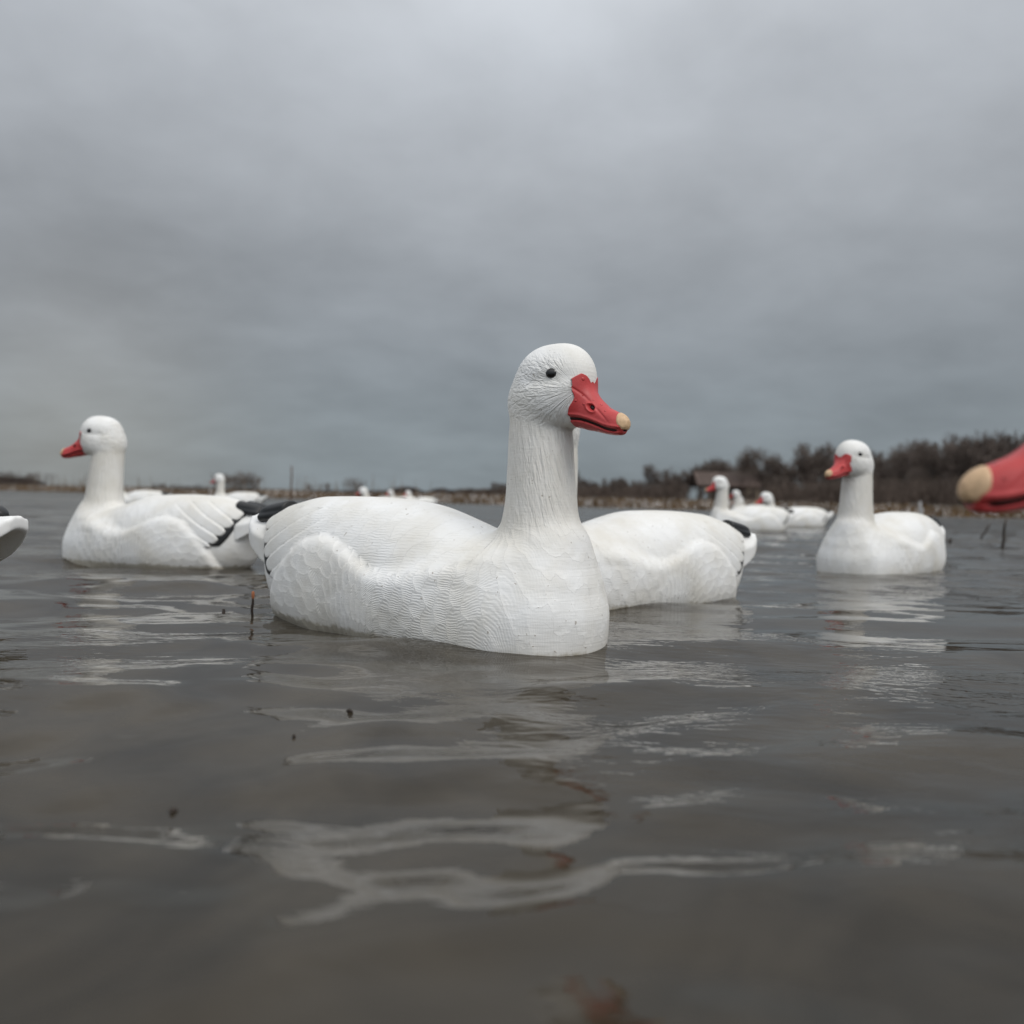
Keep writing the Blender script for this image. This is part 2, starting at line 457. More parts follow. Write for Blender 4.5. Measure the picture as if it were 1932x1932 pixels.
    f2 = ph2 - np.floor(ph2 + .15 * np.sin(Z * 160))
    wing = trunk - thick
    notch = .020 * np.clip(lobe, 0, 1)**4 * sidew
    wing = smax(wing, xe + notch - X, .004)
    wing = smax(wing, X + .085, .010)
    wing = smax(wing, .055 - Z, .004)
    # a shallow valley along the spine where the two wings meet
    wing = wing + .004 * np.exp(-(Y / .009)**2) * sstep(-.2, -.34, X)
    wht = np.minimum(wht, wing)

    # layer 3: the breast and flank fold that the wing tucks behind
    zt = curve1([-.49, -.473, -.457, -.435, -.402, -.357, -.312, -.27, -.23, -.19, -.15, -.11, -.07, -.03, .01, .05, .09, .13],
                [-.12, -.03, .015, .055, .092, .124, .132, .124, .106, .090, .086, .092, .102, .112, .124, .136, .146, .150])(x)[:, None, None]
    slope = np.gradient(zt[:, 0, 0], h)[:, None, None]
    edge = (Z - zt) / np.sqrt(1 + np.clip(slope, -3, 3)**2)
    tf = .0185 * sstep(.045, -.10, X) * (1 - .35 * sstep(-.30, -.47, X)) + .001
    fold = smax(smin(trunk, neck, .035) - tf, edge, .020)
    fold = smax(fold, -.045 - Z, .02)
    wht = smin(wht, fold, .005 + .045 * sstep(-.22, -.07, X) + 0 * Z)

    # black primaries under the lobes
    prim = trunk - .0045
    prim = smax(prim, (xe - .003 - .013 * sstep(.14, .07, Z)) - X, .003)
    prim = smax(prim, X + .36, .004); prim = smax(prim, .058 - Z, .003); prim = smax(prim, Z - .150, .006)
    prim = smax(prim, .03 - Y, .004)

    # black wing tips above the tail
    ty = .006 + .20 * np.clip(-.43 - X, -.05, .08) * 0 + .013
    tz = .163 + .16 * (X + .50)
    tr = curve1([-.570, -.562, -.552, -.534, -.49], [.30, .52, .74, .92, 1.0])(x)[:, None, None]
    tq = np.sqrt(((Y - ty) / (.0200 * tr))**2 + ((Z - tz) / (.0125 * tr))**2) - 1
    tip = tq * .0125 * tr
    tip = smin(tip, (np.sqrt(((Y - .030) / .011)**2 + ((Z - tz + .010) / .009)**2) - 1) * .009, .002)
    tip = smax(tip, -.563 - X + .35 * np.abs(Z - tz) + (Y - ty) * .25, .012)
    tip = smax(tip, X + .485, .004)
    # tail fan
    wt = curve1([-.590, -.584, -.577, -.562, -.54, -.50, -.45], [.018, .026, .034, .046, .055, .060, .055])(x)[:, None, None]
    zt2 = .149 - .06 * (X + .52) - 9.0 * Y * Y
    zb2 = zt2 - .020 - .32 * np.clip(X + .585, 0, .3)
    ridge = .0016 * np.abs(np.sin(Y * 190 - X * 8))
    tail = smax(smax(Z - zt2 + ridge, zb2 - Z, .004), np.maximum(Y - wt, -.587 - X), .006)
    tail = smax(tail, X + .44, .004)
    return dict(x=x, y=y, z=z, h=h, body=wht, primaries=prim, tip=tip, tail=tail)


def bill_field(X, Y, Z):
    T = np.array([(.045, .353, .294, .028), (.060, .352, .294, .026), (.068, .350, .293, .0245), (.080, .343, .2905, .0215), (.092, .332, .289, .0190), (.104, .3235, .287, .0172),
                  (.116, .3165, .285, .0160), (.128, .3120, .284, .0150), (.137, .3085, .284, .0125), (.143, .304, .286, .0088), (.1475, .2965, .290, .003)])
    xx = X
    top = curve1(T[:, 0], T[:, 1])(xx); bot = curve1(T[:, 0], T[:, 2])(xx); w = curve1(T[:, 0], T[:, 3])(xx)
    zc = bot + (top - bot) * .42; hz = np.where(Z > zc, top - zc, zc - bot)
    q = (np.abs(Y / w)**2.3 + np.abs((Z - zc) / hz)**2.3)**(1 / 2.3) - 1
    f = q * np.minimum(w, (top - bot) / 2) * .85
    f = np.maximum(f, X - .1478)
    return np.maximum(f, .045 - X)


def bill_border(X, Y, Z):
    """> 0 on the bill side"""
    xb = .0610 + .0085 * np.exp(-((Z - .330) / .0125)**2)
    # feathering dips between the two side lobes and the narrow culmen point
    xb = xb + (.0175 * np.clip(1 - Y / .0205, 0, 1) - .0065 * np.clip(1 - Y / .0045, 0, 1)) * sstep(.324, .343, Z)
    xb = xb + 1.1 * np.clip(Z - .3490, 0, .02)
    return X - xb


def bill_parts(low=0.0):
    h = .00075
    x = np.arange(.050, .160, h); y = np.arange(0, .032, h); z = np.arange(.276, .364, h)
    X = x[:, None, None]; Y = y[None, :, None]; Z = z[None, None, :]
    f = bill_field(X, Y, Z)
    # join softly with the face so the border sits flush
    def ell(c, r):
        return (np.sqrt(((X - c[0]) / r[0])**2 + ((Y - c[1]) / r[1])**2 + ((Z - c[2]) / r[2])**2) - 1) * min(r)
    head = ell((.018, 0, .3545), (.056, .0425, .0495))
    head = smin(head, ell((.043, 0, .356), (.0335, .0335, .0415)), .016)
    head = smin(head, ell((.022, .013, .327), (.050, .033, .036)), .014)
    head = smin(head, ell((-.004, 0, .325), (.044, .036, .040)), .016)
    f = smin(head, f, .006) - .0010
    zm = curve1([.055, .07, .085, .105, .12, .135, .15], [.3035, .3030, .3005, .2950, .2905, .2885, .2885])(X)
    gd = np.abs(Z - zm)
    core = f + .0020
    grow = .0032 * np.exp(-(gd / .0023)**2) * sstep(.146, .130, X)
    lip = -.0010 * np.exp(-((Z - zm - .0042) / .0022)**2) - .0006 * np.exp(-((Z - zm + .0035) / .002)**2)
    # raised nostril rim with a hollow
    nx, nz = .0935, .3170
    rr = np.sqrt(((X - nx) / .0052)**2 + ((Z - nz - (X - nx) * -.35) / .0036)**2)
    rim = -.0011 * np.exp(-((rr - 1.45) / .45)**2)
    hole = .0042 * np.exp(-(rr / 1.02)**4)
    ridge = .0008 * np.exp(-((Z - (.3395 - (X - .07) * .75)) / .0018)**2) * sstep(.13, .11, X)
    f = f + grow + lip + (rim + hole) * (Y > .004) + ridge
    g = bill_border(X, Y, Z)
    bill = smax(f, -g, .0012)
    nailb = np.sqrt(((X - .1385) / .0135)**2 + (Y / .0125)**2 + ((Z - .2985) / .0125)**2) - 1
    nail = np.maximum(smin(f, (np.sqrt(((X - .1375) / .0135)**2 + (Y / .0108)**2 + ((Z - .2975) / .0112)**2) - 1) * .010, .004) - .0006, nailb * .0115 - .0006)
    nail = np.maximum(nail, (zm + .0012) - Z)
    bill = np.maximum(bill, -(nail + .0012))
    bill = np.maximum(bill, X - .1455 + (Z < .289) * .001)
    dark = np.maximum(np.maximum(core - .0003, gd - .0042), .058 - X)
    dark = np.minimum(dark, (np.sqrt(((X - nx) / .0056)**2 + ((Y - .0118) / .0044)**2 + ((Z - nz - (X - nx) * -.35) / .0038)**2) - 1) * .003)
    res = {}
    for k, F in (('bill', bill), ('nail', nail), ('mouth', dark)):
        Ff = np.concatenate([F[:, :0:-1], F], 1)
        V, Q = surface_nets(Ff, (x[0], -y[-1], z[0]), h)
        V = relax(V, Q, 2)
        V[:, 0] = np.where(V[:, 0] > .074, .074 + (V[:, 0] - .074) * .80, V[:, 0])
        V[:, 2] -= low; V[:, 0] += .62 * low
        res[k] = (V, Q)
    return res


def add_vec_attr(me, name, A):
    at = me.attributes.new(name, 'FLOAT_VECTOR', 'POINT'); at.data.foreach_set('vector', np.asarray(A, np.float32).ravel())


def flow_attr(o, V, low=0.0):
    x, y, z = V[:, 0] - .62 * low * sstep(.10, .26, V[:, 2]), np.abs(V[:, 1]), V[:, 2].copy()
    nz_ = np.where(z > .14, .14 + (z - .14) / (1 - low / .18), z) if low else z
    # rows fan out from the neck root on the breast, run upright along the flank
    P = (-.03, .175)
    th = np.arctan2(x - P[0], -(nz_ - P[1]))           # 0 = straight down, grows to the front
    r = np.hypot(x - P[0], nz_ - P[1])
    fan = sstep(-.06, .04, x)
    sb = np.where(x > P[0], -th * .085, -(x - P[0]) * 1.0)
    tb = np.where(x > P[0], r * 1.0 + 0 * y, (P[1] - nz_))
    fan = sstep(-.05, .075, x)
    tb = (P[1] - nz_) * (1 - fan) + .115 * np.arctan2(y, x + .02) * fan
    # over the rear hump the rows are concentric with its outline and the barbs radiate
    C = (-.38, -.14)
    wr = sstep(-.16, -.29, x)
    rc = np.hypot(x - C[0], nz_ - C[1]); ac = np.arctan2(nz_ - C[1], x - C[0])
    sb = sb * (1 - wr) - wr * (rc - .52)
    tb = tb * (1 - wr) + wr * (.16 - ac * .20)
    ang = np.arctan2(V[:, 1], x - .005)
    jaw = .300 + .25 * np.clip(.01 - x, -.05, .03)
    wn = sstep(.125, .185, nz_) * (1 - sstep(-.012, .014, nz_ - jaw)) * sstep(-.075, -.04, x)
    wh = sstep(-.014, .010, nz_ - jaw) * (1 - .85 * sstep(.385, .398, nz_) )
    wh = wh * (1 - .8 * sstep(.045, .062, x) * sstep(.335, .36, nz_))
    # on the crown and forehead the plumage is nearly smooth
    wh = wh * (1 - .75 * sstep(.372, .392, nz_) * sstep(-.02, .01, x))
    sn, tn = nz_ + .35 * ang * .045, ang * .046 + .22 * nz_
    zh = nz_ - .34
    rh = np.hypot(x - .045, (zh + .0) * 1.0)
    ah = np.arctan2(zh, -(x - .075))
    sh, th2 = rh, ah * .055
    ztop = curve1([-.49, -.473, -.457, -.435, -.402, -.357, -.312, -.27, -.23, -.19, -.15, -.11, -.07, -.03, .01, .05, .09, .13],
                  [-.12, -.03, .015, .055, .092, .124, .132, .124, .106, .090, .086, .092, .102, .112, .124, .136, .146, .150])(x)
    onw = sstep(.0, .006, nz_ - ztop) * (x < -.03)
    wb = (1 - sstep(.135, .20, nz_)) * (1 - onw)
    wb = np.where((x < -.46), .25, wb)
    # wings: low carved rows on the shoulder, fading to smooth tertials
    sw = -x + .45 * nz_; tw = nz_ + 0 * x
    wwing = onw * (1 - sstep(-.36, -.42, x)) * (1 - sstep(.170, .186, nz_)) * .55
    wbb = wb * (1 - sstep(.125, .185, nz_) * sstep(-.09, -.05, x)) * (1 - .5 * np.exp(-((y) / .008)**2) * (x > .05))
    me = o.data
    add_vec_attr(me, 'flow', np.stack([sb, tb, 1 - .82 * fan + .5 * wr], 1))
    add_vec_attr(me, 'flow_wing', np.stack([sw, tw, wwing], 1))
    add_vec_attr(me, 'flow_neck', np.stack([sn, tn, 0 * x], 1))
    add_vec_attr(me, 'flow_head', np.stack([sh, th2, V[:, 1]], 1))
    add_vec_attr(me, 'region', np.stack([wbb, wn, wh], 1))


def ellipsoid(c, r, nu=20, nv=12, rot=None):
    V = []; F = []
    for j in range(nv + 1):
        p = math.pi * j / nv
        for i in range(nu):
            a = 2 * math.pi * i / nu
            V.append((math.sin(p) * math.cos(a), math.sin(p) * math.sin(a), math.cos(p)))
    V = np.array(V) * np.array(r)
    if rot is not None: V = V @ np.array(rot).T
    V = V + np.array(c)
    for j in range(nv):
        for i in range(nu):
            F.append((j * nu + i, (j + 1) * nu + i, (j + 1) * nu + (i + 1) % nu, j * nu + (i + 1) % nu))
    return V, np.array(F)


def make_goose(h=.0021, low=0.0):
    D = goose_fields(h, low)
    org = (D['x'][0], -D['y'][-1], D['z'][0])
    root = empty('goose_decoy')
    def part(key, name, mat, rel=1):
        F = D[key]
        Ff = np.concatenate([F[:, :0:-1], F], 1)
        V, Q = surface_nets(Ff, org, h)
        V = relax(V, Q, rel)
        o = mesh_np(name, V, Q, MAT[mat], root)
        return o, V
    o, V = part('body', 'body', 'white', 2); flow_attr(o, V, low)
    for k, nm, mt in (('primaries', 'primary_feathers', 'black'), ('tip', 'wing_tips', 'black')):
        part(k, nm, mt, 1)
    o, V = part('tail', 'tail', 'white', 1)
    add_vec_attr(o.data, 'flow', np.stack([V[:, 0], V[:, 1], V[:, 2]], 1)); add_vec_attr(o.data, 'region', np.zeros_like(V))
    B = bill_parts(low)
    b = mesh_np('bill', *B['bill'], MAT['red'], root)
    mesh_np('nail', *B['nail'], MAT['nail'], b)
    mesh_np('mouth_line', *B['mouth'], MAT['dark'], b)
    for sgn in (1, -1):
        ang = R(14)
        Vv, Ff = ellipsoid((0, 0, 0), (.0078, .0050, .0068), 24, 14)
        ca, sa = math.cos(-sgn * ang), math.sin(-sgn * ang)
        Vv = Vv @ np.array([[ca, -sa, 0], [sa, ca, 0], [0, 0, 1]]).T
        Vv = Vv + np.array([.0395 + .62 * low, sgn * .0380, .3600 - low])
        mesh_np('eye', Vv, Ff, MAT['eye'], root)
    return root

#@@GOOSE_END

# ------------------------------------------------------------------ placing the decoys
goose = make_goose(.0021)
lowg = make_goose(.0030, .085)
G = 'white goose decoys floating on the lake'
SPREAD = [
    # source, x, y, heading, pitch, head turn, label
    (goose, .030, 1.17, -36, 1.0, 0, 'nearest white goose decoy, in sharp focus in the middle, red bill pointing right'),
    (goose, -1.166, 2.45, 159, 0, 22, 'white goose decoy left of the nearest one, facing left in profile'),
    (goose, .078, 1.66, 216, -1.5, 38, 'white goose decoy directly behind the nearest one, head hidden, tail pointing right'),
    (goose, 1.035, 2.56, 223, 0, -14, 'white goose decoy at right below the wood, tan-tipped red bill pointing left'),
    (goose, -1.254, 1.16, 180, 1.0, 0, 'goose decoy cut by the left edge, only white tail and black wing tips showing'),
    (lowg, .456, .50, 177, 0, 0, 'blurred goose decoy at the right edge, only its big red bill showing'),
    (goose, 1.60, 6.5, 186, 0, 0, 'distant white decoy in profile, its head in front of the cabin'),
    (lowg, 2.45, 8.0, 188, 0, 0, 'distant low-headed decoy whose tail is nearest to the right-hand goose neck'),
    (goose, 3.48, 13.2, 172, 0, 0, 'small far decoy, head just right of the neck in front of the cabin'),
    (lowg, 3.85, 14.2, 165, 0, 0, 'smallest far decoy head on the right, between two other distant heads'),
    (lowg, -4.30, 9.4, 172, 0, 0, 'distant decoy just behind the neck of the left goose, bill hidden'),
    (goose, -3.62, 10.6, 176, 0, 0, 'distant decoy with upright neck and red bill beside the bare thicket at left'),
    (lowg, -2.06, 12.2, 176, 0, 0, 'far red-billed decoy showing over the back of the nearest goose'),
    (lowg, -2.50, 18.0, 205, 0, 0, 'tiny far decoy over the nearest goose, middle one of three'),
    (lowg, -2.15, 18.2, 200, 0, 0, 'tiny far decoy over the nearest goose, rightmost of three'),
]


def turn_head(root, yaw, tilt=0.0, drop=1.0):
    """swivel neck and head of this decoy about the neck axis (new meshes)"""
    def walk(o):
        if o.type == 'MESH' and o.name.split('.')[0] in ('body', 'bill', 'nail', 'mouth_line', 'eye'):
            o.data = o.data.copy()
            n = len(o.data.vertices); A = np.empty(n * 3, np.float32); o.data.vertices.foreach_get('co', A); A = A.reshape(-1, 3)
            a = yaw * sstep(.15, .285, A[:, 2]) * (A[:, 0] > -.09)
            c, s_ = np.cos(a), np.sin(a)
            x, y = A[:, 0] * c - A[:, 1] * s_, A[:, 0] * s_ + A[:, 1] * c
            A[:, 0], A[:, 1] = x - tilt * np.clip(A[:, 2] - .13, 0, 1), y
            A[:, 2] = np.where(A[:, 2] > .13, .13 + (A[:, 2] - .13) * drop, A[:, 2])
            o.data.vertices.foreach_set('co', A.ravel()); o.data.update()
        for ch in o.children: walk(ch)
    walk(root)


def wave_set():
    r = np.random.default_rng(36)
    W = []
    for (n, l0, l1, slope, spread) in ((12, .60, 1.4, .036, .45), (16, .20, .5, .052, .40), (14, .085, .17, .060, .42), (14, .045, .08, .030, .6)):
        for _ in range(n):
            lam = l0 * (l1 / l0)**r.random()
            a = -math.pi / 2 + .22 + r.normal() * spread
            k = 2 * math.pi / lam
            W.append((k * math.cos(a), k * math.sin(a), slope / k / math.sqrt(n) * 1.4, r.random() * 2 * math.pi, lam))
    # the regular short swell that rolls past the camera
    for lam, ang, sl, ph in ((.235, -1.46, .034, .4), (.150, -1.66, .036, 2.1), (.118, -1.38, .030, 4.0), (.33, -1.75, .034, 1.0)):
        k = 2 * math.pi / lam
        W.append((k * math.cos(ang), k * math.sin(ang), sl * 1.414 / k * .8, ph, lam + .2))
    return W


WAVES = wave_set()


def wave_h(x, y, cell=None):
    z = np.zeros_like(x)
    # slowly varying calm and ruffled patches
    cal = .5 + .5 * np.sin(x * 2.1 + 1.3 * np.sin(y * 1.7 + .5)) * np.sin(y * 2.9 + 1.1 * np.sin(x * 1.3))
    for kx, ky, a, ph, lam in WAVES:
        g = 1.0
        if lam < .2: g = .25 + 1.1 * cal
        if cell is not None: g = g * np.clip((lam / (cell * 3.0)) - .6, 0, 1)
        z += a * g * np.sin(kx * x + ky * y + ph)
    return z


used = set()
for (src, gx, gy, hd, pit, yaw, lab) in SPREAD:
    o = src if src.name not in used else copy_tree(src)
    used.add(src.name)
    t_ = np.linspace(-.42, .05, 12)
    lift = float(np.mean(wave_h(gx + t_ * math.cos(R(hd)), gy + t_ * math.sin(R(hd)))))
    o.location = (gx, gy, 0.0 if 'right edge' in lab else lift); o.rotation_euler = (0, R(pit), R(hd)); o.scale = (1, 1, 1)
    if yaw or 'nearest white' in lab:
        tl, dr = (-.012, 1.012) if 'nearest white' in lab else (0, .972) if 'at right' in lab else (.055, 1) if 'left of the nearest' in lab else (0, 1)
        turn_head(o, R(yaw), tl, dr)
    tag(o, lab, 'goose decoy', G)


# ------------------------------------------------------------------ water
def water_mat():
    m, ns, ls, b = new_mat('murky_lake_water')
    M = lambda op, a, c=None, d=None, clamp=False: math_node(ns, ls, op, a, c, d, clamp)
    tc = N(ns, 'ShaderNodeTexCoord')
    tone_noise = N(ns, 'ShaderNodeTexNoise', inputs={'Scale': 4.5, 'Detail': 4.0, 'Roughness': .55, 'Distortion': .8}); ls.new(tc.outputs['Object'], tone_noise.inputs['Vector'])  # broad random variation between darker and lighter brown base colour
    sr = N(ns, 'ShaderNodeValToRGB'); ls.new(tone_noise.outputs['Fac'], sr.inputs[0])
    sr.color_ramp.elements[0].position = .36; sr.color_ramp.elements[1].position = .64
    sr.color_ramp.elements[0].color = (.023, .0185, .0120, 1); sr.color_ramp.elements[1].color = (.053, .0435, .0300, 1)
    ls.new(sr.outputs[0], b.inputs['Base Color'])
    b.inputs['IOR'].default_value = 1.333
    n0 = N(ns, 'ShaderNodeTexNoise', inputs={'Scale': 1.1, 'Detail': 3.0}); ls.new(tc.outputs['Object'], n0.inputs['Vector'])
    mp = N(ns, 'ShaderNodeMapping'); mp.inputs['Scale'].default_value = (1, 2.6, 1); mp.inputs['Rotation'].default_value = (0, 0, R(-10)); ls.new(tc.outputs['Object'], mp.inputs[0])
    n1 = N(ns, 'ShaderNodeTexNoise', inputs={'Scale': 9.0, 'Detail': 3.0, 'Roughness': .5, 'Distortion': .4}); ls.new(mp.outputs[0], n1.inputs['Vector'])
    n2 = N(ns, 'ShaderNodeTexNoise', inputs={'Scale': 34.0, 'Detail': 2.0, 'Roughness': .5, 'Distortion': .3}); ls.new(mp.outputs[0], n2.inputs['Vector'])
    patch = N(ns, 'ShaderNodeMapRange'); patch.inputs['From Min'].default_value = .46; patch.inputs['From Max'].default_value = .62; ls.new(n0.outputs['Fac'], patch.inputs['Value'])
    # the lee of the near decoys is calm, open water is ruffled by the wind
    sep = N(ns, 'ShaderNodeSeparateXYZ'); ls.new(tc.outputs['Object'], sep.inputs[0])
    far = M('MULTIPLY', M('SUBTRACT', sep.outputs[1], 2.2), .30, clamp=True)
    amt = M('MAXIMUM', M('MULTIPLY', patch.outputs[0], .9), M('MULTIPLY', far, .9))
    h = M('ADD', M('MULTIPLY', n1.outputs['Fac'], M('MULTIPLY', M('ADD', amt, .10), .0080)), M('MULTIPLY', n2.outputs['Fac'], M('MULTIPLY', M('ADD', amt, .08), .0024)))
    ls.new(M('ADD', .015, M('MULTIPLY', M('MULTIPLY', M('SUBTRACT', sep.outputs[1], 4.0), .06, clamp=True), .22)), b.inputs['Roughness'])
    # long wind chop, matters far out
    n3 = N(ns, 'ShaderNodeTexNoise', inputs={'Scale': 2.2, 'Detail': 2.0}); ls.new(mp.outputs[0], n3.inputs['Vector'])
    h = M('ADD', h, M('MULTIPLY', n3.outputs['Fac'], M('MULTIPLY', far, .060)))
    bp = N(ns, 'ShaderNodeBump', inputs={'Distance': 1.0, 'Strength': 1.0}); ls.new(h, bp.inputs['Height'])
    ls.new(bp.outputs[0], b.inputs['Normal'])
    return m


def build_water():
    fa = np.linspace(R(90 - 52), R(90 + 52), 900); ba = np.linspace(R(90 + 52), R(90 - 52 + 360), 120)[1:]
    ang = np.concatenate([fa, ba]); n = len(ang)
    rad = [.10]
    while rad[-1] < 14: rad.append(rad[-1] * 1.0062)
    while rad[-1] < 300: rad.append(rad[-1] * 1.03)
    rad = np.array(rad)
    A, RR = np.meshgrid(ang, rad)
    X = RR * np.cos(A); Y = RR * np.sin(A)
    cell = RR * .006
    cell = np.where(np.arange(n)[None, :] >= 900, RR * .04, cell)
    Z = wave_h(X, Y, cell) * np.clip(1.2 - RR / 30, 0, 1)
    V = np.stack([X.ravel(), Y.ravel(), Z.ravel()], 1)
    i = np.arange(len(rad) - 1)[:, None]; j = np.arange(n)[None, :]
    j2 = (j + 1) % n
    Q = np.stack([(i * n + j), (i + 1) * n + j, (i + 1) * n + j2, (i * n + j2)], -1).reshape(-1, 4)
    V = np.vstack([V, [[0, 0, 0]]])
    c = len(V) - 1
    T = np.stack([np.full(n, c), np.arange(n), (np.arange(n) + 1) % n], 1)
    o = mesh_np('water', V, [Q, T], water_mat())
    tag(o, kind='structure')
    return o


build_water()

# ------------------------------------------------------------------ far shore
SHX = [-120, -60, -24, -8, 0, 6, 12.6, 25, 60, 120]
SHY = [75, 56, 41, 30.5, 26.5, 23.5, 21.0, 17.5, 14, 12]
shore_y = curve1(SHX, SHY)


def ground_z(x, y):
    d = y - shore_y(x)
    z = -.25 + .36 * sstep(-.8, 1.2, d) + .10 * sstep(1, 14, d)
    return z + .03 * np.sin(x * .9 + y * .3) * sstep(0, 3, d) + .02 * np.sin(x * 2.3 - y) * sstep(0, 2, d)


def build_ground():
    xs = np.concatenate([np.linspace(-900, -130, 20)[:-1], np.linspace(-130, 130, 400), np.linspace(130, 900, 20)[1:]])
    dd = np.concatenate([np.linspace(-2, 6, 30), np.linspace(7, 60, 50), np.geomspace(65, 1800, 25)])
    X = np.repeat(xs[None, :], len(dd), 0); Y = shore_y(X) + dd[:, None]
    Z = ground_z(X, Y)
    n = len(xs)
    i = np.arange(len(dd) - 1)[:, None]; j = np.arange(n - 1)[None, :]
    Q = np.stack([i * n + j, i * n + j + 1, (i + 1) * n + j + 1, (i + 1) * n + j], -1).reshape(-1, 4)
    o = mesh_np('marsh_ground', np.stack([X.ravel(), Y.ravel(), Z.ravel()], 1), Q,
                simple_mat('dry_marsh_soil', (.075, .048, .026), .95, .45, 1.2, .1))
    tag(o, kind='structure')


build_ground()


def blades(pts, hgt, wid, lean, seed, segs=2):
    """grass tufts: each blade a thin bent 3D sliver (three-sided)"""
    r = np.random.default_rng(seed)
    n = len(pts)
    a = r.random(n) * 2 * math.pi
    h = hgt * (.45 + .75 * r.random(n)); w = wid * (.6 + .8 * r.random(n))
    lx = r.normal(size=n) * lean * h; ly = r.normal(size=n) * lean * h
    V = []; 
    for lv, (t, ws) in enumerate(((0, 1), (.55, .75), (1, 0.05))):
        for k in range(3):
            b = a + k * 2.0944
            V.append(np.stack([pts[:, 0] + lx * t * t + np.cos(b) * w * ws * .5, pts[:, 1] + ly * t * t + np.sin(b) * w * ws * .5, pts[:, 2] + h * t], 1))
    V = np.stack(V, 1)          # n, 9, 3
    base = np.arange(n)[:, None] * 9
    Q = []
    for l in range(2):
        for k in range(3):
            k2 = (k + 1) % 3
            Q.append(np.concatenate([base + l * 3 + k, base + l * 3 + k2, base + (l + 1) * 3 + k2, base + (l + 1) * 3 + k], 1))
    return V.reshape(-1, 3), np.concatenate(Q)


def grass_mat():
    m, ns, ls, b = new_mat('dry_marsh_grass')
    g = N(ns, 'ShaderNodeNewGeometry'); r = N(ns, 'ShaderNodeValToRGB'); ls.new(g.outputs['Random Per Island'], r.inputs[0])
    cr = r.color_ramp
    for p, c in ((0, (.060, .036, .018)), (.35, (.105, .062, .026)), (.7, (.145, .088, .038)), (1, (.175, .110, .050))):
        e = cr.elements.new(p) if p not in (0, 1) else cr.elements[0 if p == 0 else 1]
        e.color = (*c, 1)
    tc = N(ns, 'ShaderNodeTexCoord'); n = N(ns, 'ShaderNodeTexNoise', inputs={'Scale': .35, 'Detail': 3.0}); ls.new(tc.outputs['Object'], n.inputs['Vector'])
    mr = N(ns, 'ShaderNodeMapRange'); mr.inputs['From Min'].default_value = .35; mr.inputs['From Max'].default_value = .65; mr.inputs['To Min'].default_value = .55; mr.inputs['To Max'].default_value = 1.2
    ls.new(n.outputs['Fac'], mr.inputs['Value'])
    v = N(ns, 'ShaderNodeVectorMath', operation='SCALE'); ls.new(r.outputs[0], v.inputs[0]); ls.new(mr.outputs[0], v.inputs['Scale'])
    ls.new(v.outputs[0], b.inputs['Base Color']); b.inputs['Roughness'].default_value = .95; b.inputs['Specular IOR Level'].default_value = .0
    return m


def build_grass():
    r = np.random.default_rng(5)
    P = []
    n = 52000
    u = r.random(n) * 2 - 1
    x = np.sign(u) * np.abs(u)**1.15 * 42 + 0
    d = -.35 + 9.0 * r.random(n)**1.7
    x = np.where(x > 0, x * .62, x)
    y = shore_y(x) + d
    z = ground_z(x, y) - .02
    clump = .55 + .5 * np.sin(x * 1.7 + 2 * np.sin(x * .53)) * np.sin(x * .61 + y * .7)
    keep = r.random(n) < .45 + .55 * clump
    pts = np.stack([x, y, z], 1)[keep]
    V, Q = blades(pts, .20, .026, .40, 3)
    o = mesh_np('marsh_grass', V, Q, grass_mat(), smooth=False)
    tag(o, 'dry tan and brown marsh grass along the far shoreline', 'grass', kind='stuff')
    # thin tall stalks standing out of it at left
    xs = []
    for _ in range(150):
        px_ = r.choice([r.uniform(60, 210), r.uniform(560, 790), r.uniform(380, 500), r.uniform(0, 950)])
        yy = r.uniform(24, 36)
        xx = (px_ - 966) / FPX * yy
        yy = max(yy, float(shore_y(xx)) + .3)
        xs.append(((px_ - 966) / FPX * yy, yy, float(ground_z(np.array(xx), np.array(yy)))))
    V, Q = blades(np.array(xs), .80, .030, .10, 8)
    o = mesh_np('tall_reeds', V, Q, simple_mat('dry_reed', (.16, .12, .085), .8, .2, 30), smooth=False)
    tag(o, 'thin dry reed stalks rising above the marsh grass at left', 'reeds', kind='stuff')


build_grass()

# ------------------------------------------------------------------ bare trees
BARK = simple_mat('grey_brown_bark', (.072, .054, .046), .9, .3, 3, .1)
TWIG = simple_mat('reddish_grey_twigs', (.135, .110, .096), .9, .35, .6, .1)
TWIG2 = simple_mat('pale_grey_twigs', (.17, .14, .12), .9, .3, .6, .1)
BRUSH = simple_mat('dark_brown_brush', (.112, .088, .074), .9, .4, .8, .1)


class Sticks:
    def __init__(s): s.V = []; s.F = []; s.n = 0
    def seg(s, a, b, ra, rb, k=4):
        a = np.array(a); b = np.array(b); d = b - a; L = np.linalg.norm(d)
        if L < 1e-6: return
        d /= L
        u = np.cross(d, (0, 0, 1.0)) if abs(d[2]) < .95 else np.cross(d, (1.0, 0, 0)); u /= np.linalg.norm(u); v = np.cross(d, u)
        for (c, rr) in ((a, ra), (b, rb)):
            for i in range(k):
                t = 2 * math.pi * i / k
                s.V.append(c + (u * math.cos(t) + v * math.sin(t)) * rr)
        for i in range(k):
            s.F.append((s.n + i, s.n + (i + 1) % k, s.n + k + (i + 1) % k, s.n + k + i))
        s.n += 2 * k
    def build(s, name, mat, parent, link=True):
        return mesh_np(name, np.array(s.V), np.array(s.F), mat, parent, link=link)


